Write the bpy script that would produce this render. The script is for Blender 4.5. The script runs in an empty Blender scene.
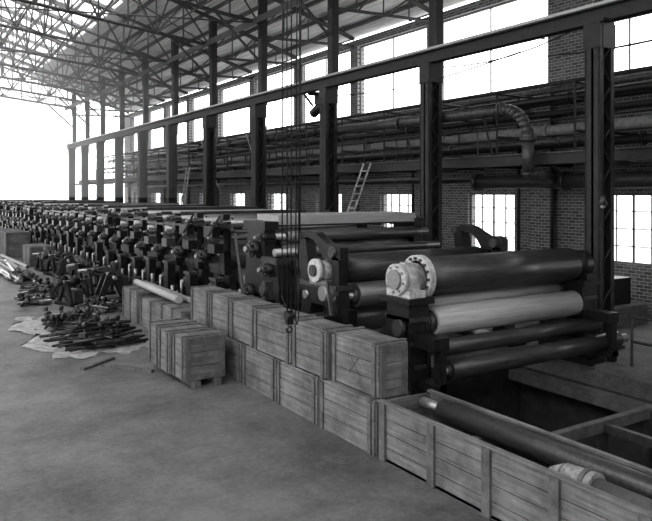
import bpy, bmesh, math, random
from mathutils import Vector, Matrix
random.seed(7)
scene = bpy.context.scene

# ------------------------------------------------------------ materials
def mat(name, g, rough=0.7, metal=0.0, var=0.25, scale=6.0, bump=0.0, stretch=(1,1,1), detail=6):
    m = bpy.data.materials.new(name); m.use_nodes = True
    nt = m.node_tree; b = nt.nodes['Principled BSDF']
    tc = nt.nodes.new('ShaderNodeTexCoord'); mp = nt.nodes.new('ShaderNodeMapping')
    mp.inputs['Scale'].default_value = stretch
    nz = nt.nodes.new('ShaderNodeTexNoise'); nz.inputs['Scale'].default_value = scale
    nz.inputs['Detail'].default_value = detail; nz.inputs['Roughness'].default_value = 0.65
    cr = nt.nodes.new('ShaderNodeValToRGB')
    lo = g*(1-var); hi = g*(1+var)
    cr.color_ramp.elements[0].position = 0.3; cr.color_ramp.elements[1].position = 0.7
    cr.color_ramp.elements[0].color = (lo,lo,lo,1); cr.color_ramp.elements[1].color = (hi,hi,hi,1)
    nt.links.new(tc.outputs['Object'], mp.inputs['Vector']); nt.links.new(mp.outputs[0], nz.inputs['Vector'])
    nt.links.new(nz.outputs['Fac'], cr.inputs[0]); nt.links.new(cr.outputs[0], b.inputs['Base Color'])
    b.inputs['Roughness'].default_value = rough; b.inputs['Metallic'].default_value = metal
    if bump:
        bp = nt.nodes.new('ShaderNodeBump'); bp.inputs['Strength'].default_value = bump
        bp.inputs['Distance'].default_value = 0.02
        nt.links.new(nz.outputs['Fac'], bp.inputs['Height']); nt.links.new(bp.outputs[0], b.inputs['Normal'])
    return m

def brick_mat(name, axis='Y'):
    m = bpy.data.materials.new(name); m.use_nodes = True
    nt = m.node_tree; b = nt.nodes['Principled BSDF']
    tc = nt.nodes.new('ShaderNodeTexCoord'); sp = nt.nodes.new('ShaderNodeSeparateXYZ'); cb = nt.nodes.new('ShaderNodeCombineXYZ')
    nt.links.new(tc.outputs['Object'], sp.inputs[0])
    nt.links.new(sp.outputs[axis], cb.inputs['X']); nt.links.new(sp.outputs['Z'], cb.inputs['Y'])
    br = nt.nodes.new('ShaderNodeTexBrick'); br.inputs['Scale'].default_value = 1.0
    br.inputs['Brick Width'].default_value = 0.26; br.inputs['Row Height'].default_value = 0.10
    br.inputs['Mortar Size'].default_value = 0.011
    br.inputs['Color1'].default_value = (.075,.075,.075,1); br.inputs['Color2'].default_value = (.17,.17,.17,1)
    br.inputs['Mortar'].default_value = (.36,.36,.36,1)
    nt.links.new(cb.outputs[0], br.inputs['Vector'])
    nt.links.new(br.outputs['Color'], b.inputs['Base Color']); b.inputs['Roughness'].default_value = .9
    return m

def wood_mat(name, g, axis, seed=0):
    st = {'Y':(9,.6,9),'X':(.6,9,9)}[axis]
    m = mat(name, g, .85, 0, .38, 2.2, .2, st)
    nt=m.node_tree; b=nt.nodes['Principled BSDF']; src=b.inputs['Base Color'].links[0].from_socket
    tc=nt.nodes['Texture Coordinate']; oi=nt.nodes.new('ShaderNodeObjectInfo'); ad=nt.nodes.new('ShaderNodeVectorMath'); ad.operation='ADD'
    nt.links.new(tc.outputs['Object'],ad.inputs[0]); nt.links.new(oi.outputs['Location'],ad.inputs[1])
    n=nt.nodes.new('ShaderNodeTexNoise'); n.inputs['Scale'].default_value=1.7; n.inputs['Detail'].default_value=7; n.inputs['Roughness'].default_value=.7
    nt.links.new(ad.outputs[0],n.inputs['Vector'])
    mr=nt.nodes.new('ShaderNodeMapRange'); mr.inputs['From Min'].default_value=.32; mr.inputs['From Max'].default_value=.68; mr.inputs['To Min'].default_value=.5; mr.inputs['To Max'].default_value=1.3
    nt.links.new(n.outputs['Fac'],mr.inputs['Value'])
    vm=nt.nodes.new('ShaderNodeVectorMath'); vm.operation='SCALE'
    nt.links.new(src,vm.inputs[0]); nt.links.new(mr.outputs[0],vm.inputs['Scale']); nt.links.new(vm.outputs[0],b.inputs['Base Color'])
    return m

M = {}
M['iron'] = mat('cast_iron_dark', .020, .42, .3, .5, 9, .2)
M['iron2'] = mat('painted_iron_grey', .065, .42, .25, .5, 8, .2)
M['steel'] = mat('machined_steel', .32, .4, .6, .2, 5, 0, (.4,6,6))
M['rolldark'] = mat('rubber_roll_dark', .055, .34, .15, .4, 4, 0, (.8,5,5))
M['rolllight'] = mat('light_roll_surface', .40, .62, .1, .2, 3, 0, (.5,6,6))
M['rollcloth'] = mat('felt_roll_surface', .32, .6, .0, .2, 3, 0, (.5,6,6))
M['rollmid'] = mat('brushed_roll', .13, .36, .3, .3, 3, 0, (.5,6,6))
M['white'] = mat('white_painted_casting', .48, .5, .1, .4, 12, .3)
M['wood'] = wood_mat('crate_wood', .165, 'Y')
M['woodx'] = wood_mat('crate_wood_cross', .155, 'X')
M['woodd'] = mat('batten_wood', .115, .85, 0, .45, 6, .2)
M['woodl'] = wood_mat('pale_timber', .42, 'Y')
M['column'] = mat('column_steel', .026, .6, .2, .35, 5, .1)
M['truss'] = mat('truss_steel', .075, .6, .1, .3, 5)
M['pipe'] = mat('pipe_iron', .035, .5, .3, .3, 5)
M['lag'] = mat('pipe_lagging', .2, .8, 0, .3, 8)
M['brick'] = brick_mat('brick_wall')
M['brickx'] = brick_mat('brick_wall_cross', 'X')
M['sash'] = mat('window_sash', .2, .6, 0, .2, 5)
M['roof'] = mat('roof_boards', .72, .9, 0, .35, 1.3, 0, (9,.35,.35))
M['rope'] = mat('chain_iron', .03, .6, .2, .3, 30)
M['tarp'] = mat('canvas_tarp', .32, .9, 0, .4, 5, .4)
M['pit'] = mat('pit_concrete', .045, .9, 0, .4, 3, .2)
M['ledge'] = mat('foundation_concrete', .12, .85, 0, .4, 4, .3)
M['paper'] = mat('burlap', .26, .9, 0, .4, 18, .8)
M['ground'] = mat('outside_ground', .75, .95, 0, .1, .4)

m = bpy.data.materials.new('concrete_floor'); m.use_nodes = True
nt = m.node_tree; b = nt.nodes['Principled BSDF']
tc = nt.nodes.new('ShaderNodeTexCoord')
n1 = nt.nodes.new('ShaderNodeTexNoise'); n1.inputs['Scale'].default_value = .45; n1.inputs['Detail'].default_value = 10; n1.inputs['Roughness'].default_value=.75
n2 = nt.nodes.new('ShaderNodeTexNoise'); n2.inputs['Scale'].default_value = 12; n2.inputs['Detail'].default_value = 8; n2.inputs['Roughness'].default_value=.85
mx = nt.nodes.new('ShaderNodeMath'); mx.operation = 'MULTIPLY_ADD'; mx.inputs[1].default_value = .6
nt.links.new(tc.outputs['Object'], n1.inputs['Vector']); nt.links.new(tc.outputs['Object'], n2.inputs['Vector'])
nt.links.new(n2.outputs['Fac'], mx.inputs[0]); nt.links.new(n1.outputs['Fac'], mx.inputs[2])
cr = nt.nodes.new('ShaderNodeValToRGB')
cr.color_ramp.elements[0].position=.66; cr.color_ramp.elements[0].color=(.065,.065,.065,1)
cr.color_ramp.elements[1].position=.92; cr.color_ramp.elements[1].color=(.18,.18,.18,1)
nt.links.new(mx.outputs[0], cr.inputs[0]); nt.links.new(cr.outputs[0], b.inputs['Base Color'])
b.inputs['Roughness'].default_value=.6
bp = nt.nodes.new('ShaderNodeBump'); bp.inputs['Strength'].default_value=.6; bp.inputs['Distance'].default_value=.015
nt.links.new(n2.outputs['Fac'], bp.inputs['Height']); nt.links.new(bp.outputs[0], b.inputs['Normal'])
M['concrete'] = m

# ------------------------------------------------------------ mesh builder
class MB:
    def __init__(s): s.bm = bmesh.new(); s.mats = []
    def mi(s, k):
        if k not in s.mats: s.mats.append(k)
        return s.mats.index(k)
    def box(s, x0,x1,y0,y1,z0,z1, k, rz=0, tilt=None):
        i = s.mi(k)
        c = Vector(((x0+x1)/2,(y0+y1)/2,(z0+z1)/2))
        mtx = Matrix.Translation(c)
        if rz: mtx = mtx @ Matrix.Rotation(rz,4,'Z')
        if tilt: mtx = mtx @ Matrix.Rotation(tilt[0],4,tilt[1])
        hx,hy,hz = abs(x1-x0)/2,abs(y1-y0)/2,abs(z1-z0)/2
        v = [s.bm.verts.new(mtx @ Vector((a*hx,b_*hy,c_*hz))) for a in(-1,1) for b_ in(-1,1) for c_ in(-1,1)]
        for f in ((0,1,3,2),(4,6,7,5),(0,4,5,1),(2,3,7,6),(0,2,6,4),(1,5,7,3)):
            s.bm.faces.new([v[j] for j in f]).material_index = i
    def cyl(s, p0,p1,r,k,seg=16,r2=None,cap=True,smooth=True):
        i = s.mi(k); p0=Vector(p0); p1=Vector(p1); r2 = r if r2 is None else r2
        d = (p1-p0); q = d.to_track_quat('Z','Y').to_matrix()
        A=[];B=[]
        for j in range(seg):
            a = 2*math.pi*j/seg; o = q @ Vector((math.cos(a),math.sin(a),0))
            A.append(s.bm.verts.new(p0+o*r)); B.append(s.bm.verts.new(p1+o*r2))
        for j in range(seg):
            f = s.bm.faces.new([A[j],A[(j+1)%seg],B[(j+1)%seg],B[j]]); f.material_index=i; f.smooth=smooth
        if cap:
            s.bm.faces.new(A[::-1]).material_index=i; s.bm.faces.new(B).material_index=i
    def bar(s,p0,p1,w,k): s.cyl(p0,p1,w*.7,k,seg=4,smooth=False)
    def path(s,pts,r,k,seg=12):
        for a,b_ in zip(pts,pts[1:]): s.cyl(a,b_,r,k,seg)
        for p in pts[1:-1]: s.ball(p,r,k,seg)
    def ball(s,p,r,k,seg=12,sc=(1,1,1)):
        i=s.mi(k); n=max(4,seg//2)
        rings=[]
        for a in range(1,n):
            t=math.pi*a/n
            rings.append([s.bm.verts.new((p[0]+r*sc[0]*math.sin(t)*math.cos(2*math.pi*j/seg),p[1]+r*sc[1]*math.sin(t)*math.sin(2*math.pi*j/seg),p[2]+r*sc[2]*math.cos(t))) for j in range(seg)])
        T=s.bm.verts.new((p[0],p[1],p[2]+r*sc[2])); Bv=s.bm.verts.new((p[0],p[1],p[2]-r*sc[2]))
        for j in range(seg):
            f=s.bm.faces.new([T,rings[0][j],rings[0][(j+1)%seg]]); f.material_index=i; f.smooth=True
            f=s.bm.faces.new([Bv,rings[-1][(j+1)%seg],rings[-1][j]]); f.material_index=i; f.smooth=True
            for R,S in zip(rings,rings[1:]):
                f=s.bm.faces.new([R[j],S[j],S[(j+1)%seg],R[(j+1)%seg]]); f.material_index=i; f.smooth=True
    def prism(s, pts, x0, x1, k):
        i=s.mi(k)
        A=[s.bm.verts.new((x0,y,z)) for y,z in pts]; B=[s.bm.verts.new((x1,y,z)) for y,z in pts]
        n=len(pts)
        for j in range(n): s.bm.faces.new([A[j],A[(j+1)%n],B[(j+1)%n],B[j]]).material_index=i
        s.bm.faces.new(A[::-1]).material_index=i; s.bm.faces.new(B).material_index=i
    def ring(s, c, r, w, th, k, seg=20, ax='X'):
        i=s.mi(k)
        def P(a,rad,off):
            u,v=rad*math.cos(a),rad*math.sin(a)
            if ax=='X': return (c[0]+off,c[1]+u,c[2]+v)
            if ax=='Y': return (c[0]+u,c[1]+off,c[2]+v)
            return (c[0]+u,c[1]+v,c[2]+off)
        L=[]
        for j in range(seg):
            a=2*math.pi*j/seg
            L.append([s.bm.verts.new(P(a,rr,o)) for rr,o in((r,-th/2),(r,th/2),(r-w,th/2),(r-w,-th/2))])
        for j in range(seg):
            a=L[j]; b_=L[(j+1)%seg]
            for q in range(4):
                s.bm.faces.new([a[q],b_[q],b_[(q+1)%4],a[(q+1)%4]]).material_index=i
    def wheel(s,c,r,th,k,spokes=6,ax='X'):
        s.ring(c,r,r*.16,th,k,24,ax); 
        d={'X':Vector((1,0,0)),'Y':Vector((0,1,0)),'Z':Vector((0,0,1))}[ax]
        c=Vector(c); s.cyl(c-d*th*.8,c+d*th*.8,r*.2,k,12)
        for j in range(spokes):
            a=2*math.pi*j/spokes
            o={'X':Vector((0,math.cos(a),math.sin(a))),'Y':Vector((math.cos(a),0,math.sin(a))),'Z':Vector((math.cos(a),math.sin(a),0))}[ax]
            s.bar(c+o*r*.12,c+o*r*.9,th*.6,k)
    def mesh(s,name):
        bmesh.ops.recalc_face_normals(s.bm,faces=s.bm.faces)
        me=bpy.data.meshes.new(name); s.bm.to_mesh(me); s.bm.free()
        for k in s.mats: me.materials.append(M[k])
        return me
    def done(s,name,loc=(0,0,0),rot=(0,0,0),bevel=0):
        o=bpy.data.objects.new(name,s.mesh(name)); scene.collection.objects.link(o)
        o.location=loc; o.rotation_euler=rot
        if bevel:
            b_=o.modifiers.new('bevel','BEVEL'); b_.width=bevel; b_.segments=2; b_.limit_method='ANGLE'
        return o

# ------------------------------------------------------------ layout constants
XC = 13.5
XW = 18.5
COLY = [-7.0,-1.4,4.2,9.8,15.5,21.1,26.7,32.1,37.5,42.8,48.0,53.0,57.8,62.5]
YEND = 64.0; YB = -9.0
def roofz(x): return 10.7 + .30*(XW-abs(x))

# ------------------------------------------------------------ floor + pit
b_=MB()
b_.box(-14,7.0,YB,YEND,-.3,0,'concrete')
b_.box(7.0,8.1,8.7,YEND,-.3,0,'concrete')
b_.box(8.1,11.7,10.5,YEND,-.3,0,'concrete')
b_.box(11.7,XW+.4,YB,YEND,-.3,0,'concrete')
b_.box(7.0,11.7,YB,1.0,-.3,0,'concrete')
b_.done('floor')
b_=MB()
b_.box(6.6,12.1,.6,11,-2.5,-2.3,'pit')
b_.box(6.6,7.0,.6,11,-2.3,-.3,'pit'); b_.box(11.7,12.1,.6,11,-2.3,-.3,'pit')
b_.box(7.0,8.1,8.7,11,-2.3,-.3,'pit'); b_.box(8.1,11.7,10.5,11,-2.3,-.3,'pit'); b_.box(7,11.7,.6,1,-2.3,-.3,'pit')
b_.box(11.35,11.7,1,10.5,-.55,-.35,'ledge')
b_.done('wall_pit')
b_=MB()
b_.box(11.7,12.15,1,8.6,0,.12,'ledge'); b_.box(6.72,7.0,1,8.7,0,.06,'ledge')
b_.done('trim_1',bevel=.01)
b_=MB()
for y in (6.7,4.2):
    b_.box(7.02,11.34,y-.06,y+.06,-.18,-.01,'ledge')
    for x in (8.1,9.3,10.5,11.2): b_.box(x-.06,x+.06,y-.06,y+.06,-2.3,-.18,'iron2')
    b_.box(7.02,11.34,y-.05,y+.05,-1.2,-1.08,'iron2')
for x in (9.3,10.5): b_.box(x-.05,x+.05,4.2,6.7,-.18,-.05,'iron2')
b_.box(8.0,8.3,1.5,8.6,-1.6,-1.4,'iron2'); b_.cyl((9.0,7.0,-1.7),(11.5,9.8,-1.5),.12,'iron2'); b_.box(9.6,10.9,7.6,8.6,-2.3,-1.5,'iron2')
b_.done('pit_beam_frame')
b_=MB()
b_.box(-400,6.5,-300,500,-.45,-.32,'ground'); b_.box(12.2,400,-300,500,-.45,-.32,'ground')
b_.box(6.5,12.2,-300,.5,-.45,-.32,'ground'); b_.box(6.5,12.2,11.1,500,-.45,-.32,'ground')
b_.done('ground')

# ------------------------------------------------------------ right brick wall
low=[]
for c in [ -4.2,1.5,7.0,12.4,18.0,23.5,28.9,34.2,39.4,44.6,49.8,55.0,60.0]:
    low.append((c-1.15,c+1.15))
up=[(-6.5,-1.8),(-1,3.7),(4.5,9.4),(11.0,13.3),(15.4,20.9),(21.5,26.4),(27.0,31.8),(32.4,37.2),(37.8,42.5),(43.1,47.7),(48.3,52.7),(53.3,57.5),(58.1,62.2)]
b_=MB()
def band(mb,ops,z0,z1):
    y=YB
    for a,c in ops: 
        mb.box(XW,XW+.4,y,a,z0,z1,'brick'); y=c
    mb.box(XW,XW+.4,y,YEND,z0,z1,'brick')
b_.box(XW,XW+.4,YB,YEND,0,1.35,'brick'); band(b_,low,1.35,3.45)
b_.box(XW,XW+.4,YB,YEND,3.45,7.1,'brick'); band(b_,up,7.1,10.3)
b_.box(XW,XW+.4,YB,YEND,10.3,10.62,'brick')
b_.done('wall_right')
b_=MB()
for a in COLY: b_.box(XW-.22,XW,a-.45,a+.45,0,6.95,'brick')
b_.box(XW-.12,XW,YB,YEND,6.95,7.1,'ledge')
b_.box(XW-.2,XW,13.5,15.2,7.1,10.3,'brick')
b_.done('trim_2')
def window(y0,y1,z0,z1,ny,nz,x,idx,t=.03):
    w=MB()
    w.box(x,x+.1,y0,y0+.06,z0,z1,'sash'); w.box(x,x+.1,y1-.06,y1,z0,z1,'sash')
    w.box(x,x+.1,y0,y1,z0,z0+.06,'sash'); w.box(x,x+.1,y0,y1,z1-.06,z1,'sash')
    for i in range(1,ny):
        y=y0+(y1-y0)*i/ny; tt=t*(2 if ny==4 and i==2 else 1); w.box(x+.02,x+.08,y-tt/2,y+tt/2,z0+.06,z1-.06,'sash')
    for i in range(1,nz):
        z=z0+(z1-z0)*i/nz; w.box(x+.02,x+.08,y0+.06,y1-.06,z-t/2,z+t/2,'sash')
    w.done('window_%d'%idx)
n=1
for a,c in low: window(a,c,1.35,3.45,4,4,XW+.15,n); n+=1
for j,(a,c) in enumerate(up): window(a,c,7.1,10.3,2 if c-a>3 else 3,1 if j!=3 else 4,XW+.15,n,t=.04); n+=1

b_=MB(); b_.box(-14.4,-14,YB,YEND,0,1.5,'brick'); b_.box(-14.4,-14,YB,YEND,8.6,12.05,'brick')
for a in COLY: b_.box(-14.4,-14,a-.5,a+.5,1.5,8.6,'brick')
b_.done('wall_left')
b_=MB()
b_.box(-5,XW,YB-.4,YB,0,8,'brickx'); b_.box(-14,-11,YB-.4,YB,0,8,'brickx')
b_.box(-14,XW,YB-.4,YB,8,10.6,'brickx')
b_.done('wall_back')

# ------------------------------------------------------------ ceiling
def slab(mb,x0,z0,x1,z1,y0,y1,t,k):
    i=mb.mi(k)
    v=[mb.bm.verts.new(p) for p in ((x0,y0,z0),(x1,y0,z1),(x1,y1,z1),(x0,y1,z0),(x0,y0,z0+t),(x1,y0,z1+t),(x1,y1,z1+t),(x0,y1,z0+t))]
    for f in ((0,3,2,1),(4,5,6,7),(0,1,5,4),(1,2,6,5),(2,3,7,6),(3,0,4,7)): mb.bm.faces.new([v[j] for j in f]).material_index=i
b_=MB()
slab(b_,10.4,roofz(10.4)+.3,XW+.4,roofz(XW+.4)+.3,YB,YEND,.1,'roof')
slab(b_,2.2,roofz(2.2)+.3,10.4,roofz(10.4)+.3,YB,27,.1,'roof')
y=27
while y<YEND:
    slab(b_,2.2,roofz(2.2)+.3,10.4,roofz(10.4)+.3,y,min(YEND,y+1.0),.1,'roof'); y+=2.7
slab(b_,-14.4,roofz(14.4)+.3,-12,roofz(12)+.3,YB,YEND,.1,'roof')
slab(b_,-2.2,roofz(2.2)+.3,0,roofz(0)+.3,YB,YEND,.1,'roof')
slab(b_,0,roofz(0)+.3,2.2,roofz(2.2)+.3,YB,YEND,.1,'roof')
x=1.0
while x<XW: 
    z=roofz(x); b_.box(x-.045,x+.045,YB,YEND,z+.12,z+.30,'truss'); x+=1.13
b_.box(XC-.3,XC-.18,YB,YEND,10.7,10.95,'truss')
y=YB
while y<YEND:
    b_.bar((-12,y,roofz(12)+.35),(-2.2,y,roofz(2.2)+.35),.08,'truss'); y+=2.7
b_.done('ceiling')

def truss():
    t=MB()
    for s in (1,-1):
        X0=XC; nP=10
        top=[Vector((s*(X0-(X0)*i/nP),0,roofz(X0-X0*i/nP))) for i in range(nP+1)]
        bot=[Vector((s*(X0-(X0)*i/nP),0,10.8+1.5*i/nP)) for i in range(nP+1)]
        for L,w in ((top,.13),(bot,.12)): t.bar(L[0],L[-1],w,'truss')
        for i in range(nP+1): t.bar(top[i],bot[i],.06,'truss')
        for i in range(nP):
            if i%2: t.bar(top[i],bot[i+1],.07,'truss')
            else: t.bar(bot[i],top[i+1],.07,'truss')
        t.bar((s*XC,0,9.2),(s*(XC-2.0),0,11.0),.09,'truss')
    t.bar((XC,0,roofz(XC)),(XW,0,roofz(XW)),.16,'truss')
    t.bar((XC,0,10.2),(XW,0,10.35),.09,'truss')
    for i in range(4):
        x=XC+i*1.25
        t.bar((x,0,10.2),(x+1.25,0,roofz(x+1.25)),.05,'truss'); t.bar((x,0,10.2),(x,0,roofz(x)),.05,'truss')
    return t.mesh('roof_truss')
tm=truss()
for y in COLY:
    o=bpy.data.objects.new('roof_truss',tm); o.location=(0,y,0); scene.collection.objects.link(o)
b_=MB()
for x in (10.8,6.75,2.7):
    zb=10.8+1.5*(XC-x)/XC; zt=roofz(x)
    b_.bar((x,YB,zb),(x,YEND,zb),.07,'truss')
    for a,c in zip(COLY,COLY[1:]):
        mI=(a+c)/2
        b_.bar((x,a,zb),(x,mI,zt),.06,'truss'); b_.bar((x,mI,zt),(x,c,zb),.06,'truss')
for i,(a,c) in enumerate(zip(COLY,COLY[1:])):
    if i%2==0:
        b_.bar((XC,a,10.8),(6.75,c,11.55),.05,'truss'); b_.bar((6.75,a,11.55),(XC,c,10.8),.05,'truss')
    else:
        b_.bar((6.75,a,11.55),(0,c,12.3),.05,'truss'); b_.bar((0,a,12.3),(6.75,c,11.55),.05,'truss')
b_.done('roof_bracing')

# ------------------------------------------------------------ columns and rails
def column():
    c=MB()
    w=.25; d=.18
    c.box(-w,-w+.05,-d,d,0,7.25,'column'); c.box(w-.05,w,-d,d,0,7.25,'column')
    c.box(-w,w,-.03,.03,0,7.25,'column')
    for s in (-1,1):
        c.box(-w,-w+.12,s*d-.02,s*d+.02,0,7.25,'column'); c.box(w-.12,w,s*d-.02,s*d+.02,0,7.25,'column')
        z=.5
        k=0
        while z<6.9:
            c.bar((-w+.04 if k%2 else w-.04,s*d,z),(w-.04 if k%2 else -w+.04,s*d,z+.45),.04,'column'); z+=.45;k+=1
    c.box(-.42,.42,-.35,.35,0,.06,'column'); c.box(-.27,.27,-.22,.22,6.7,7.25,'column')
    c.box(.12,.36,-.13,.13,7.25,12.05,'column'); c.box(.06,.12,-.16,.16,7.25,12.0,'column')
    return c.mesh('crane_column')
cm=column()
for y in COLY:
    o=bpy.data.objects.new('crane_column',cm); o.location=(XC,y,0); scene.collection.objects.link(o)
    o=bpy.data.objects.new('crane_column',cm); o.location=(-XC,y,0); o.rotation_euler=(0,0,math.pi); scene.collection.objects.link(o)
b_=MB()
b_.box(XC-.22,XC+.06,YB,YEND,7.27,7.31,'column'); b_.box(XC-.22,XC+.06,YB,YEND,7.60,7.64,'column')
b_.box(XC-.10,XC-.06,YB,YEND,7.31,7.60,'column'); b_.box(XC-.12,XC-.04,YB,YEND,7.64,7.74,'steel')
b_.done('crane_runway_rail')
# mezzanine + pipe rack
b_=MB()
b_.box(14.4,14.55,YB+.1,YEND,4.25,4.5,'column'); b_.box(14.33,14.62,YB+.1,YEND,4.5,4.53,'iron2'); b_.box(14.33,14.62,YB+.1,YEND,4.22,4.25,'column')
y=YB+.5
while y<YEND-.3:
    b_.box(14.55,XW-.24,y-.06,y+.06,4.28,4.5,'column'); y+=1.9
for y in COLY: b_.box(XC+.27,14.45,y-.1,y+.1,4.1,4.22,'column')
for y0,y1 in ((10,21),(23,38),(40,60)): b_.box(15.3,XW-.25,y0,y1,4.53,4.6,'woodd')
for x,z,r,k,y0,y1 in ((17.2,5.9,.10,'pipe',2,62),(16.9,5.35,.16,'lag',4,60),(17.7,6.3,.07,'pipe',0,62),(17.9,5.0,.12,'pipe',6,62),(17.6,6.7,.09,'iron2',8,40),(16.2,4.95,.09,'iron2',12,50),(18.0,3.95,.10,'pipe',3,60),(17.3,4.0,.06,'lag',3,60),(16.0,6.15,.11,'iron',7,60),(15.6,5.45,.08,'iron2',16,60),(17.0,6.55,.06,'iron2',5,60),(18.1,5.6,.06,'lag',5,60),(15.6,6.5,.05,'pipe',7,60)):
    b_.cyl((x,y0,z),(x,y1,z),r,k,12)
    y=y0+1
    while y<y1: b_.cyl((x,y,z),(x,y+.1,z),r*1.35,k,12); y+=4.5
y=6.4
while y<61:
    b_.bar((16.6,y,4.5),(16.6,y,5.7),.06,'column'); b_.bar((15.5,y,5.15),(XW-.24,y,5.15),.06,'column'); b_.bar((15.5,y,5.98),(XW-.24,y,5.98),.06,'column'); b_.bar((15.5,y,4.5),(15.5,y,6.5),.06,'column')
    b_.bar((XW-.24,y,6.45),(15.5,y,6.45),.05,'column'); y+=2.8
for y in (10.6,14.9,16.3,21.9,27.5): b_.cyl((18.1,y,.0),(18.1,y,6.9),.06,'pipe',10)
# walkway handrail
y=7
while y<60: b_.bar((14.5,y,4.53),(14.5,y,5.35),.03,'column'); y+=1.9
b_.bar((14.5,7,5.35),(14.5,60,5.35),.03,'column'); b_.bar((14.5,7,4.95),(14.5,60,4.95),.025,'column')
PX=14.08; Yd=12.35; zt=5.72; R=.85
arc=[(PX,21.6,zt+.06),(PX,Yd+R,zt)]
for i in range(1,9):
    a=math.pi/2*i/8; arc.append((PX,Yd+R-R*math.sin(a),zt-R*(1-math.cos(a))))
arc.append((PX,Yd,4.0))
b_.path(arc,.155,'iron2',16)
for y in (Yd+R+.05,17.6): b_.cyl((PX,y,zt),(PX,y+.1,zt),.22,'iron2')
b_.cyl((PX,Yd,zt-R-.05),(PX,Yd,zt-R+.05),.22,'iron2'); b_.cyl((PX,Yd,4.0),(15.2,Yd,3.8),.15,'iron2'); b_.ball((PX,Yd,4.0),.155,'iron2',14)
b_.bar((PX,17.5,zt),(14.5,17.5,4.5),.05,'pipe'); b_.bar((PX,14.0,zt),(14.5,14.0,4.5),.05,'pipe')
b_.cyl((15.2,15.3,3.8),(15.2,1,3.8),.2,'pipe',18); b_.cyl((15.2,15.35,3.8),(15.2,15.2,3.8),.27,'pipe',18)
for y in (12,9,6,3): b_.cyl((15.2,y,3.8),(15.2,y+.1,3.8),.26,'pipe',18); b_.bar((15.2,y+.05,3.8),(14.5,y+.05,4.3),.05,'pipe')
for (y,z0,z1) in ((26.7,2.6,6.4),(32.1,3.4,6.3)):
    b_.bar((XC+.5,y+.2,z1),(XC+.9,y+1.9,z0),.04,'steel'); b_.bar((XC+.5,y+2.4,z1),(XC+.9,y+.6,z0),.04,'steel')
b_.done('mezzanine_pipe_rack')
b_=MB()
for (y0,z0,y1,z1,sg,x) in ((22,8.6,10.5,9.3,.9,17.6),(30,8.4,16,8.2,.5,17.9),(14,7.6,5,8.4,.5,16.8)):
    pts=[(x,y0+(y1-y0)*t/10,z0+(z1-z0)*t/10-sg*math.sin(math.pi*t/10)) for t in range(11)]
    b_.path(pts,.022,'rope',6)
b_.cyl((18.2,-8.9,8.7),(18.2,YEND,8.7),.05,'pipe',8); b_.cyl((18.2,-8.9,9.15),(18.2,YEND,9.15),.04,'pipe',8)
for y in COLY: b_.bar((18.2,y,8.6),(XW-.01,y,8.6),.04,'pipe'); b_.bar((18.2,y,9.1),(XW-.01,y,9.1),.04,'pipe')
b_.done('overhead_cable')
b_=MB()
b_.box(14.0,14.7,22.4,22.9,6.9,7.3,'iron'); b_.cyl((14.2,22.6,6.9),(14.2,23.3,6.6),.18,'iron'); b_.bar((14.2,22.6,6.9),(13.95,21.9,6.4),.1,'iron'); b_.bar((13.6,22.7,7.3),(14.8,22.7,7.3),.1,'iron'); b_.cyl((14.1,21.6,7.1),(14.1,22.5,7.1),.15,'iron'); b_.bar((14.1,23.2,6.9),(14.2,24.2,7.6),.09,'iron')
b_.done('hoist_motor')
def ladder(p0,p1,w,name='ladder'):
    l=MB(); p0=Vector(p0);p1=Vector(p1); s=Vector((0,w,0))
    l.bar(p0,p1,.06,'woodl'); l.bar(p0+s,p1+s,.06,'woodl'); n_=int((p1-p0).length/.3)
    for i in range(1,n_): l.bar(p0+(p1-p0)*i/n_,p0+s+(p1-p0)*i/n_,.035,'woodl')
    l.done(name)
ladder((14.1,22.0,0),(14.22,19.5,4.5),.42); ladder((14.0,37.9,0),(14.22,36.6,4.9),.45)

# ------------------------------------------------------------ machine sections
XN, XF = 7.6, 12.0
def bearing(mb,x,y,z,r,k='iron2',s=-1,cap='iron2'):
    mb.cyl((x-.18,y,z),(x+.18,y,z),r,k,18); mb.cyl((x+s*.18,y,z),(x+s*.26,y,z),r*.7,cap,16); mb.cyl((x+s*.26,y,z),(x+s*.34,y,z),r*.35,'steel',12)
    mb.box(x-.15,x+.15,y-r*1.25,y+r*1.25,z-r*1.05,z-r*.6,k)
    for j in range(8):
        a=2*math.pi*j/8; mb.cyl((x+s*.17,y+r*.85*math.cos(a),z+r*.85*math.sin(a)),(x+s*.22,y+r*.85*math.cos(a),z+r*.85*math.sin(a)),r*.08,'steel',6)
def roll(mb,y,z,r,k,x0=7.95,x1=11.85,j=.09,xa=7.4,xb=12.3,seg=32):
    mb.cyl((x0,y,z),(x1,y,z),r,k,seg); mb.cyl((xa,y,z),(xb,y,z),j,'steel',12)
    mb.cyl((x0-.08,y,z),(x0,y,z),r*.5,'iron2',16,r2=r*.8); mb.cyl((x1,y,z),(x1+.08,y,z),r*.8,'iron2',16,r2=r*.5)

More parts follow.
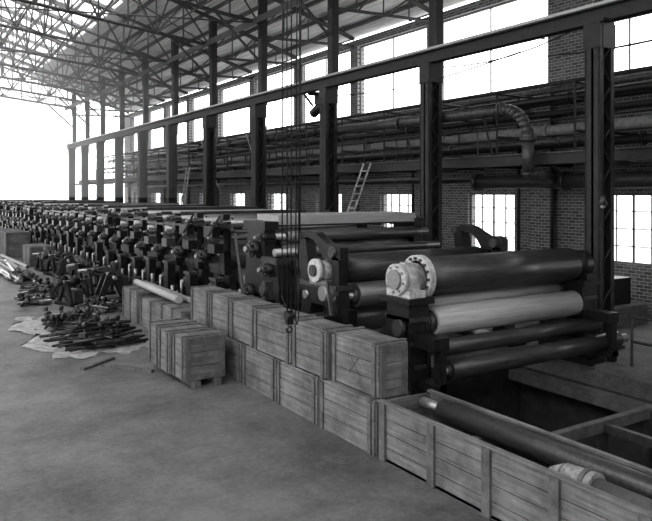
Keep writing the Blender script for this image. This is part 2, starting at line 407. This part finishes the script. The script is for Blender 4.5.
# A
b_=MB()
y=9.35
roll(b_,y,2.0,.35,'rolldark')
b_.ring((7.86,y,2.0),.40,.14,.12,'white',28); b_.cyl((7.8,y,2.0),(7.93,y,2.0),.3,'steel',24)
for j in range(16):
    a=2*math.pi*j/16; b_.cyl((7.76,y+.34*math.cos(a),2+.34*math.sin(a)),(7.80,y+.34*math.cos(a),2+.34*math.sin(a)),.028,'iron2',6)
b_.cyl((7.42,y,2.0),(7.8,y,2.0),.22,'white',24); b_.cyl((7.34,y,2.0),(7.44,y,2.0),.27,'white',24); b_.cyl((7.29,y,2.0),(7.34,y,2.0),.17,'steel',20)
for a in range(8):
    t=a*math.pi/4+.2; b_.cyl((7.31,y+.225*math.cos(t),2+.225*math.sin(t)),(7.35,y+.225*math.cos(t),2+.225*math.sin(t)),.022,'steel',6)
b_.box(7.4,7.75,y-.32,y+.32,1.7,1.82,'white'); b_.box(7.45,7.72,y-.2,y+.2,1.8,1.95,'white')
b_.box(7.5,7.68,y-.08,y+.08,2.2,2.28,'white')
bearing(b_,12.15,y,2.0,.28,'iron',1)
roll(b_,9.55,1.52,.2,'rolllight',x1=11.6,xb=12.1); roll(b_,9.15,1.25,.25,'rolllight',x1=11.75,xb=12.1)
roll(b_,8.95,.82,.15,'rolldark',x0=8.0,x1=12.2,xa=7.75); roll(b_,8.75,.48,.17,'rolldark',x0=8.0,x1=12.6,xb=12.9,xa=7.8)
for x in (XN,XF+.12):
    b_.box(x-.25,x+.25,8.85,10.3,0.0,.12,'iron'); 
    b_.prism([(8.95,.12),(9.75,.12),(9.62,1.7),(9.05,1.7)],x-.22,x-.14,'iron'); b_.prism([(8.95,.12),(9.75,.12),(9.62,1.7),(9.05,1.7)],x+.14,x+.22,'iron')
    b_.prism([(9.0,.12),(9.12,.12),(9.16,1.7),(9.04,1.7)],x-.2,x+.2,'iron'); b_.prism([(9.6,.12),(9.72,.12),(9.64,1.7),(9.52,1.7)],x-.2,x+.2,'iron')
    b_.box(x-.28,x+.28,8.95,9.75,1.6,1.7,'iron'); 
    for z in (.5,.9,1.3): b_.box(x-.22,x+.22,9.0,9.7,z,z+.07,'iron2')
    b_.box(x-.14,x+.2,8.5,9.0,.9,1.1,'iron'); b_.box(x-.1,x+.2,8.5,8.95,.22,.34,'iron'); b_.box(x+.0,x+.14,8.5,8.65,.12,.9,'iron')
    b_.prism([(9.7,.12),(10.25,.12),(10.2,.9),(9.7,1.2)],x-.12,x+.12,'iron')
b_.cyl((7.25,9.2,1.2),(7.35,9.2,1.2),.14,'iron2',16)
b_.box(7.15,7.4,9.9,10.3,0,.9,'iron'); b_.box(7.1,7.45,9.85,10.35,.9,1.0,'iron2')
b_.done('paper_press_section')
# B
def arm(mb,x,y,z,s=1):
    mb.prism([(y-.75,z-.28),(y-.75,z-.02),(y-.55,z+.05),(y-.3,z+.02),(y-.05,z+.12),(y+.2,z+.24),(y+.5,z+.28),(y+.85,z+.2),(y+.95,z+.1),(y+.85,z+.06),(y+.5,z+.13),(y+.25,z+.08),(y+.05,z-.08),(y-.1,z-.28)],x-.1,x+.1,'iron')
    mb.cyl((x-.16,y-.5,z-.12),(x+.16,y-.5,z-.12),.11,'iron2',14); mb.cyl((x-.14,y+.85,z+.13),(x+.14,y+.85,z+.13),.09,'iron2',12)
b_=MB()
y=12.0
roll(b_,y,1.9,.31,'rolldark'); roll(b_,y-.55,1.42,.24,'rollmid'); roll(b_,y+.5,1.35,.26,'rollcloth'); roll(b_,y,.85,.3,'rollmid')
b_.cyl((7.42,y,1.9),(7.75,y,1.9),.2,'white',20); b_.ring((7.82,y,1.9),.34,.14,.1,'steel',24); b_.cyl((7.32,y,1.9),(7.44,y,1.9),.24,'white',20); b_.cyl((7.27,y,1.9),(7.33,y,1.9),.12,'iron2',14)
b_.box(7.4,7.75,y-.35,y+.3,1.6,1.72,'steel'); b_.cyl((7.2,y-.5,1.5),(7.5,y-.5,1.5),.15,'steel',14)
bearing(b_,12.15,y,1.9,.27,'iron',1)
for x in (XN,XF+.1):
    b_.box(x-.25,x+.25,10.9,13.0,0,.12,'iron')
    b_.prism([(11.1,.12),(11.5,.12),(11.75,1.2),(12.3,1.2),(12.5,.12),(12.9,.12),(12.6,1.65),(11.4,1.65)],x-.16,x+.16,'iron')
    b_.box(x-.2,x+.2,11.3,12.7,1.55,1.65,'iron2')
    b_.prism([(12.4,1.6),(12.8,1.6),(12.9,2.5),(12.6,2.5)],x-.12,x+.12,'iron')
    b_.prism([(11.35,1.6),(11.6,1.6),(11.6,2.2),(11.35,2.2)],x-.1,x+.1,'iron')
    arm(b_,x,12.05,2.42)
    b_.box(x-.1,x+.1,11.0,11.35,.9,1.2,'iron')
b_.box(7.05,7.35,11.2,11.7,.12,1.1,'iron'); b_.cyl((7.0,11.45,.8),(7.1,11.45,.8),.15,'iron2',14); b_.bar((7.3,11.3,1.1),(7.0,11.0,1.9),.06,'steel')
b_.done('paper_press_section')
# C
b_=MB()
y=14.6
b_.prism([(14.35,2.72),(14.42,2.94),(15.5,2.96),(15.5,2.72)],7.8,12.0,'rollcloth'); b_.box(7.75,12.05,14.33,15.52,2.68,2.72,'iron')
roll(b_,14.3,2.45,.14,'rollmid'); roll(b_,y+.2,2.15,.3,'rollmid'); roll(b_,y-.5,1.75,.22,'rolldark'); roll(b_,y+.5,1.1,.4,'rollmid'); roll(b_,13.85,2.12,.10,'rollmid')
for x in (XN,XF+.1):
    b_.box(x-.25,x+.25,13.4,15.8,0,.12,'iron')
    b_.prism([(13.6,.12),(14.0,.12),(14.15,1.1),(15.0,1.1),(15.2,.12),(15.6,.12),(15.4,1.9),(15.3,2.68),(14.45,2.68),(14.4,2.0),(13.8,1.9)],x-.15,x+.15,'iron')
    b_.box(x-.2,x+.2,13.75,14.5,1.85,2.0,'iron2'); b_.box(x-.18,x+.18,14.35,15.5,2.6,2.8,'iron')
for (yy,z,r) in ((14.1,1.72,.15),(14.8,2.15,.2),(14.3,2.45,.1),(15.1,1.1,.2)): bearing(b_,7.45,yy,z,r,'iron')
b_.box(7.0,7.3,13.6,14.0,0,1.1,'iron'); b_.box(7.0,7.35,14.4,14.9,0,.7,'iron2'); b_.cyl((7.05,13.8,1.3),(7.15,13.8,1.3),.13,'iron2',14); b_.box(7.1,7.3,13.72,13.88,1.1,1.5,'iron2')
b_.bar((7.2,14.9,.5),(7.1,15.3,2.5),.06,'iron2')
b_.done('paper_press_section')

def dryer(v):
    d=MB(); random.seed(50+v)
    roll(d,0,.95,.48,'rollmid',seg=28); roll(d,.85,1.75,.48,'rollmid',seg=28)
    roll(d,-.25,2.78-.08*(v==3),.08,'rollcloth'); roll(d,.0,2.3,.09,'rollmid'); roll(d,.45,2.42,.08,'rolldark'); roll(d,.85,.25,.1,'rollcloth')
    if v!=3: d.box(7.7,12.0,-.1,.72,2.93,2.98,'iron2' if v!=1 else 'rollcloth'); d.box(7.68,12.02,-.12,-.08,2.86,2.98,'iron2')
    else: roll(d,.3,2.72,.14,'rollmid')
    for x in (XN,XF+.1):
        d.box(x-.2,x+.2,-.84,.84,0,.14,'iron')
        d.prism([(-.75,.14),(-.5,.14),(-.3,.7),(.3,.7),(.5,.14),(.75,.14),(.5,1.3),(-.5,1.3)],x-.1,x+.1,'iron')
        d.prism([(-.22,1.25),(.15,1.25),(.1,2.93),(-.12,2.93)],x-.1,x+.1,'iron')
        d.prism([(.1,1.3),(.75,1.3),(.84,1.5),(.84,1.8),(.1,1.6)],x-.1,x+.1,'iron')
        d.box(x-.12,x+.12,-.84,.84,2.55,2.63,'iron')
    bearing(d,7.42,0,.95,.19,'iron'); bearing(d,7.42,.82,1.75,.17,'iron')
    bearing(d,7.45,-.25,2.78-.08*(v==3),.09,'iron2'); bearing(d,7.45,0,2.3,.09,'iron2')
    w=v%3
    d.box(7.12,7.35,-.55,-.2,.14,1.2+.2*w,'iron'); d.box(7.08,7.38,-.6,-.15,1.2+.2*w,1.28+.2*w,'iron2')
    d.box(7.15,7.4,-.35,.1,1.9,2.15,'iron2' if w else 'iron')
    d.cyl((7.2,-.84,.45),(7.2,.84,.45),.06,'pipe',8); d.cyl((7.1,.05,1.0),(7.1,.05,.4),.04,'steel',8)
    d.box(6.95,7.3,.35,.7,.0,.5+.2*w,'iron2'); d.cyl((7.0,.5,.5+.2*w),(7.0,.5,.8+.2*w),.06,'steel',10)
    if v==3: d.bar((7.2,-.6,2.9),(7.2,.6,2.0),.05,'iron2'); d.box(7.2,7.4,-.1,.5,2.3,2.6,'iron')
    d.prism([(-.5,1.95),(-.35,2.3),(-.1,2.25),(-.2,1.95)],7.4,7.5,'iron')
    return d.mesh('paper_dryer_section')
dms=[dryer(v) for v in range(4)]
random.seed(11)
y=17.1; i=0
while y<61.5:
    o=bpy.data.objects.new('paper_dryer_section',dms[random.randrange(4)]); o.location=(random.uniform(-.08,.05),y,0); o.scale=(1,1,random.uniform(.94,1.0)); scene.collection.objects.link(o); y+=1.7; i+=1
# ------------------------------------------------------------ crates
random.seed(21)
def crate(L,W,H,name='wooden_crate',loc=(0,0,0),rz=0,nb=3,cross=False):
    c=MB(); t=.03
    nz=max(3,int(H/.19)); g=.010
    for i in range(nz):
        z0=H*i/nz+g/2; z1=H*(i+1)/nz-g/2; e=random.uniform(0,.006)
        c.box(0-e,t,0,L,z0,z1,'wood'); c.box(W-t,W+e,0,L,z0,z1,'wood')
        c.box(t,W-t,0-e,t,z0,z1,'woodx'); c.box(t,W-t,L-t,L+e,z0,z1,'woodx')
    nx=max(3,int(W/.16))
    for i in range(nx): c.box(W*i/nx+g/2,W*(i+1)/nx-g/2,0,L,H,H+t,'wood')
    for j in range(nb):
        y=.05+(L-.15)*j/(nb-1) if nb>1 else L/2
        c.box(-.028,-.007,y,y+.08,0,H,'woodd'); c.box(W+.007,W+.028,y,y+.08,0,H,'woodd'); c.box(-.028,W+.028,y,y+.08,H+t,H+t+.02,'woodd')
    for xx in (.02,W-.11): c.box(xx,xx+.09,-.028,-.007,0,H,'woodd')
    c.box(.11,W-.11,-.026,-.007,H-.1,H,'woodd'); c.box(.11,W-.11,-.026,-.007,0,.1,'woodd')
    if cross:
        yc,zc,s=L*.5,H*.5,.13
        c.bar((-.004,yc-s,zc-s),(-.004,yc+s,zc+s),.008,'iron2'); c.bar((-.004,yc+s,zc-s),(-.004,yc-s,zc+s),.008,'iron2')
    return c.done(name,loc,(0,0,rz))
lowY=[(7.38,8.72),(8.82,10.07),(10.17,11.42),(11.52,12.77),(12.87,14.1)]
for j,(a,c) in enumerate(lowY): crate(c-a,.62,.69,loc=(5.46+random.uniform(-.03,.04),a,.0),nb=2)
upY=[(7.40,8.52),(8.6,9.56),(9.66,10.92),(11.0,12.02),(12.1,13.07),(13.15,14.1)]
for j,(a,c) in enumerate(upY): crate(c-a,.50,.68,loc=(5.48+random.uniform(-.03,.06),a,.742),rz=random.uniform(-.015,.015),nb=2,cross=(j==0))
for y0,x0 in ((11.7,4.45),(12.35,4.40),(13.0,4.42)): crate(.56,.78,.74,loc=(x0,y0,.13),nb=2)
b_=MB(); 
for x in (4.6,5.0): b_.box(x,x+.12,11.6,13.7,0,.125,'woodd')
b_.done('timber_skid')
for x,y,L,W,H in ((5.5,14.5,1.5,.6,.8),(5.6,16.2,1.7,.7,.7),(5.6,18.1,1.4,.6,.8)): crate(L,W,H,loc=(x,y,0),nb=3)
crate(4.5,1.2,1.3,loc=(5.3,40,0),nb=5); crate(2.2,1.0,.9,loc=(5.6,34.5,0),nb=3)
b_=MB()
b_.cyl((5.8,15.6,.95),(5.95,19.4,.95),.09,'rollcloth',16); b_.cyl((6.05,15.2,.93),(6.15,19.3,.93),.07,'lag',12)
b_.done('wrapped_roll_tube')
b_=MB()
for i in range(10):
    x=6.5+random.random()*.25; L=2+random.random()*1.5; y=12+random.random()*5
    b_.box(x-.06,x+.06,y,y+L,.05*i,.05*i+.045,random.choice(['woodd','woodl','wood']),rz=random.uniform(-.04,.04))
b_.done('timber_stack')
# ------------------------------------------------------------ long open box with rolls
b_=MB()
x0,x1,ya,yb,h=5.46,6.34,1.2,7.3,.74
nz=4
for i in range(nz):
    z0=h*i/nz+.005; z1=h*(i+1)/nz-.005
    b_.box(x0,x0+.04,ya,yb,z0,z1,'wood'); b_.box(x1-.04,x1,ya,yb,z0,z1,'wood')
    b_.box(x0+.04,x1-.04,yb-.04,yb,z0,z1,'woodx'); b_.box(x0+.04,x1-.04,ya,ya+.04,z0,z1,'woodx')
b_.box(x0,x1,ya,yb,.0,.04,'wood')
for y in (7.2,6.25,5.35,4.45,3.5,2.5,1.5):
    b_.box(x0-.035,x0-.001,y-.06,y+.06,0,h+.01,'woodd'); b_.box(x1+.001,x1+.035,y-.06,y+.06,0,h+.01,'woodd')
b_.box(x0-.02,x0+.05,ya,yb,h,h+.03,'wood'); b_.box(x1-.05,x1+.02,ya,yb,h,h+.03,'wood')
b_.cyl((6.08,1.35,.68),(6.08,6.75,.68),.13,'rolldark',28); b_.cyl((6.08,6.75,.68),(6.08,7.15,.68),.07,'steel',14)
b_.cyl((5.68,1.4,.66),(5.68,4.25,.66),.12,'rollmid',24)
for y in (2,4,6): b_.box(5.51,6.28,y,y+.12,.04,.54,'woodd')
b_.box(5.54,5.85,4.9,7.0,.54,.58,'wood')
b_.cyl((5.68,4.15,.68),(5.68,4.5,.68),.15,'paper',16,r2=.13); b_.cyl((5.68,4.5,.68),(5.69,4.7,.66),.13,'paper',16,r2=.05); b_.ring((5.68,4.25,.68),.16,.04,.05,'woodd',16,'Y')
b_.done('long_roll_crate')

# ------------------------------------------------------------ aisle clutter
b_=MB()
i=b_.mi('tarp'); N=22; G=[]
for a in range(N+1):
    row=[]
    for c in range(N+1):
        x=2.8+2.1*a/N; y=15.1+5.6*c/N
        row.append(b_.bm.verts.new((x+.22*math.sin(c*.7)+.08*math.sin(c*2.3+1),y+.2*math.sin(a*.7)+.1*math.sin(a*1.9),.006+.02*abs(math.sin(a*1.3+c*.8))*random.random())))
    G.append(row)
for a in range(N):
    for c in range(N):
        f=b_.bm.faces.new([G[a][c],G[a+1][c],G[a+1][c+1],G[a][c+1]]); f.material_index=i; f.smooth=True
b_.done('canvas_tarp')
def bracket(mb,x,y,z,a,s,k):
    ca,sa=math.cos(a),math.sin(a)
    P=lambda u,v,w:(x+ca*u-sa*v,y+sa*u+ca*v,z+w)
    mb.bar(P(-s,0,.04),P(s,0,.04),.06*s/.3,k); mb.bar(P(-s*.8,0,.04),P(-s*.8,0,s*.9),.05*s/.3,k); mb.bar(P(s*.6,0,.05),P(-s*.7,0,s*.8),.04*s/.3,k)
    mb.cyl(P(-s*.8,-.05,s*.9),P(-s*.8,.05,s*.9),.25*s,k,10)
def junk(name,cx,cy,sx,sy,n_,hmax,L=(.8,1.6),ang=None,sd=.15,r=(.015,.035),ks=('iron','iron2','pipe'),nbk=0,npl=0):
    b_=MB()
    for j in range(n_):
        x=cx+random.uniform(-sx,sx); y=cy+random.uniform(-sy,sy); l=random.uniform(*L)/2
        a=random.uniform(0,math.pi) if ang is None else random.gauss(ang,sd)
        env=max(.15,1-((x-cx)/sx)**2*.7-((y-cy)/sy)**2*.6)
        z=.07+random.random()*hmax*env; dz=random.uniform(-.04,.04)
        rr=random.uniform(*r)
        dx,dy=math.cos(a)*l,math.sin(a)*l
        if random.random()<.5: b_.cyl((x-dx,y-dy,max(z-dz,rr+.03)),(x+dx,y+dy,max(z+dz,rr+.03)),rr,random.choice(ks),8)
        else: b_.bar((x-dx,y-dy,max(z-dz,rr+.06)),(x+dx,y+dy,max(z+dz,rr+.06)),rr*1.6,random.choice(ks))
    for j in range(nbk):
        x=cx+random.uniform(-sx,sx)*.9; y=cy+random.uniform(-sy,sy)*.9
        bracket(b_,x,y,.04+random.random()*hmax*.5,random.uniform(0,6.28),random.uniform(.12,.28),random.choice(ks))
    for j in range(npl):
        x=cx+random.uniform(-sx,sx)*.9; y=cy+random.uniform(-sy,sy)*.9; s=random.uniform(.08,.2); z=.04+random.random()*hmax*.6
        b_.box(x-s,x+s,y-s*.6,y+s*.6,z,z+random.uniform(.04,.12),random.choice(ks),rz=random.uniform(0,3))
    return b_.done(name)
junk('iron_bar_pile',4.15,16.5,.6,1.0,95,.38,L=(.6,1.2),ang=.15,nbk=14,npl=20)
junk('iron_bar_pile',4.0,18.8,.6,.8,45,.24,L=(.4,.9),ang=1.2,nbk=20,npl=18)
junk('pipe_pile',4.5,32,.45,1.2,45,.5,L=(4,6),ang=1.57,sd=.03,r=(.05,.09),ks=('lag','iron2','steel'))
junk('pipe_pile',3.5,40,.5,1.5,30,.4,L=(3,6),ang=1.55,sd=.03,r=(.05,.09),ks=('lag','iron2','steel'))
def machine_part(x,y,s=1,rot=0,v=0):
    p=MB()
    p.box(-.4,.4,-.5,.5,0,.1,'iron')
    for x0 in (-.35,.27): p.prism([(-.45,.1),(-.3,.1),(-.08,.6),(.08,.6),(.3,.1),(.45,.1),(.2,.8),(-.2,.8)],x0,x0+.08,'iron')
    p.cyl((-.6,0,.75),(.6,0,.75),.05,'steel',12)
    if v==0: p.wheel((.5,0,.75),.24,.06,'iron2')
    elif v==1: p.box(-.15,.15,-.3,.3,.1,.5,'iron2'); p.cyl((-.65,0,.75),(-.45,0,.75),.12,'iron2',16)
    else: p.prism([(-.3,.75),(.1,1.05),(.4,1.0),(.35,.9),(.1,.9),(-.1,.7)],-.06,.06,'iron2')
    p.cyl((-.15,0,.75),(.15,0,.75),.13,'iron',16); p.bar((0,.15,.75),(.1,.6,.9),.04,'iron2')
    o=p.done('bearing_stand',(x,y,0),(0,0,rot)); o.scale=(s,s,s)
for i,(x,y,s,r_) in enumerate(((4.9,22.4,.95,.3),(6.0,22.2,1.1,1.5),(6.1,24.3,1.1,.1),(5.0,24.3,.8,.8),(6.1,26.4,1.1,.4),(6.0,28.5,1.1,1.4),(6.1,30.7,1.1,.2),(6.0,32.8,1.0,.1))): machine_part(x,y,s,r_,(i+1)%3)
junk('scrap_casting_pile',5.3,20.6,.4,.45,22,.3,L=(.3,.8),ks=('iron','iron2','steel'),nbk=16,npl=12)
junk('scrap_casting_pile',4.6,26.0,.45,.8,22,.2,L=(.3,.8),ks=('iron','iron2','steel'),nbk=20,npl=16)
junk('scrap_casting_pile',3.9,23.4,.45,.8,16,.1,L=(.3,.8),ks=('iron','iron2','steel'),nbk=14,npl=14)
b_=MB()
for (x,y,L,rz) in ((4.0,13.6,1.2,.6),(3.6,14.3,1.0,-.9)):
    b_.box(x-.05,x+.05,y-L/2,y+L/2,.0,.05,'woodd',rz=rz)
b_.done('loose_timber')
b_=MB()
b_.box(15.6,17.2,11.0,13.4,0,.5,'ledge'); b_.box(15.9,16.9,11.3,12.5,.5,1.2,'iron'); b_.cyl((16.4,12.5,1.0),(16.4,13.3,1.0),.3,'iron',18)
b_.done('drive_motor')
for y0 in (16.6,23,27.6,33,39,44):
    b_=MB()
    b_.box(15.2,16.2,y0,y0+1.4,0,.9,'iron'); b_.cyl((15.7,y0+.3,1.0),(15.7,y0+1.1,1.0),.35,'iron2',18); b_.cyl((15.2,y0+.7,.6),(14.3,y0+.7,.6),.07,'steel',10)
    b_.done('drive_gearbox')
b_=MB()
for y in (5.5,7.0,8.4): b_.bar((12.6,y,0),(12.6,y,1.0),.05,'iron2')
b_.bar((12.6,5.5,1.0),(12.6,8.4,1.0),.04,'iron2'); b_.bar((12.6,5.5,.5),(12.6,8.4,.5),.04,'iron2')
b_.done('pit_guard_rail')

# ------------------------------------------------------------ chain hoist
b_=MB()
hx,hy=4.92,8.75
for dx,dy,z0,sp in ((-.03,0,1.75,1.8),(.03,.0,1.75,1.8),(.14,.06,1.62,1.5),(.19,.06,2.3,1.7),(-.09,.05,2.0,.6),(.24,.1,2.9,.9)):
    b_.cyl((hx+dx,hy+dy,z0),(hx+dx*sp,hy+dy,14.2),.0095,'rope',6)
b_.path([(hx+.14,hy+.06,1.62),(hx+.165,hy+.06,1.55),(hx+.19,hy+.06,1.62),(hx+.19,hy+.06,2.3)],.0095,'rope',6)
b_.path([(hx-.09,hy+.05,2.0),(hx-.06,hy+.03,1.88),(hx-.03,hy,1.8)],.0095,'rope',6)
b_.path([(hx+.24,hy+.1,2.9),(hx+.21,hy+.08,2.7),(hx+.19,hy+.06,2.85)],.0095,'rope',6)
b_.box(hx-.05,hx+.05,hy-.04,hy+.04,1.58,1.78,'iron'); b_.cyl((hx-.06,hy,1.7),(hx+.06,hy,1.7),.065,'iron',14)
for j in range(9):
    a=math.pi*1.5*j/8-math.pi*.5; a2=math.pi*1.5*(j+1)/8-math.pi*.5
    b_.cyl((hx+.045*math.cos(a),hy,1.5-.045*math.sin(a)),(hx+.045*math.cos(a2),hy,1.5-.045*math.sin(a2)),.013,'iron',8)
b_.box(hx-.3,hx+.4,hy-.12,hy+.16,14.2,14.45,'iron'); b_.bar((hx,hy-4.6,14.5),(hx,hy+6.8,14.5),.14,'truss')
b_.done('chain_hoist')
b_=MB()
b_.cyl((13.0,9.35,3.45),(13.0,9.35,7.27),.012,'rope',6); b_.bar((13.0,9.35,7.24),(13.3,9.35,7.24),.05,'rope')
b_.cyl((13.0,9.35,3.22),(13.0,9.35,3.42),.11,'iron2',16,r2=.03); b_.ball((13.0,9.35,3.2),.06,'rolllight',12)
b_.done('pendant_lamp')
# ------------------------------------------------------------ dust haze hanging under the far roof
vm=bpy.data.materials.new('haze'); vm.use_nodes=True; nt=vm.node_tree; nt.nodes.clear()
out=nt.nodes.new('ShaderNodeOutputMaterial'); vs=nt.nodes.new('ShaderNodeVolumeScatter'); vs.inputs['Density'].default_value=.030
nt.links.new(vs.outputs[0],out.inputs['Volume']); M['air']=vm
b_=MB(); b_.box(-13.1,13.1,33,YEND+8,3.2,17.0,'air'); b_.done('ceiling_haze')
# ------------------------------------------------------------ light
w=bpy.data.worlds.new('overcast'); scene.world=w; w.use_nodes=True
nt=w.node_tree; bg=nt.nodes['Background']; bg.inputs[0].default_value=(1,1,1,1); bg.inputs[1].default_value=3.7
cam=bpy.data.cameras.new('camera'); co=bpy.data.objects.new('camera',cam); scene.collection.objects.link(co)
co.location=(0,0,3.5); co.rotation_euler=(math.pi/2,0,-math.atan(438/690)); cam.sensor_fit='HORIZONTAL'; cam.sensor_width=36; cam.lens=36*690/652
cam.shift_y=-(260.5-192)/652; cam.clip_end=1000
scene.camera=co
scene.view_settings.view_transform='Standard'; scene.view_settings.look='None'; scene.view_settings.exposure=.25; scene.view_settings.gamma=.86
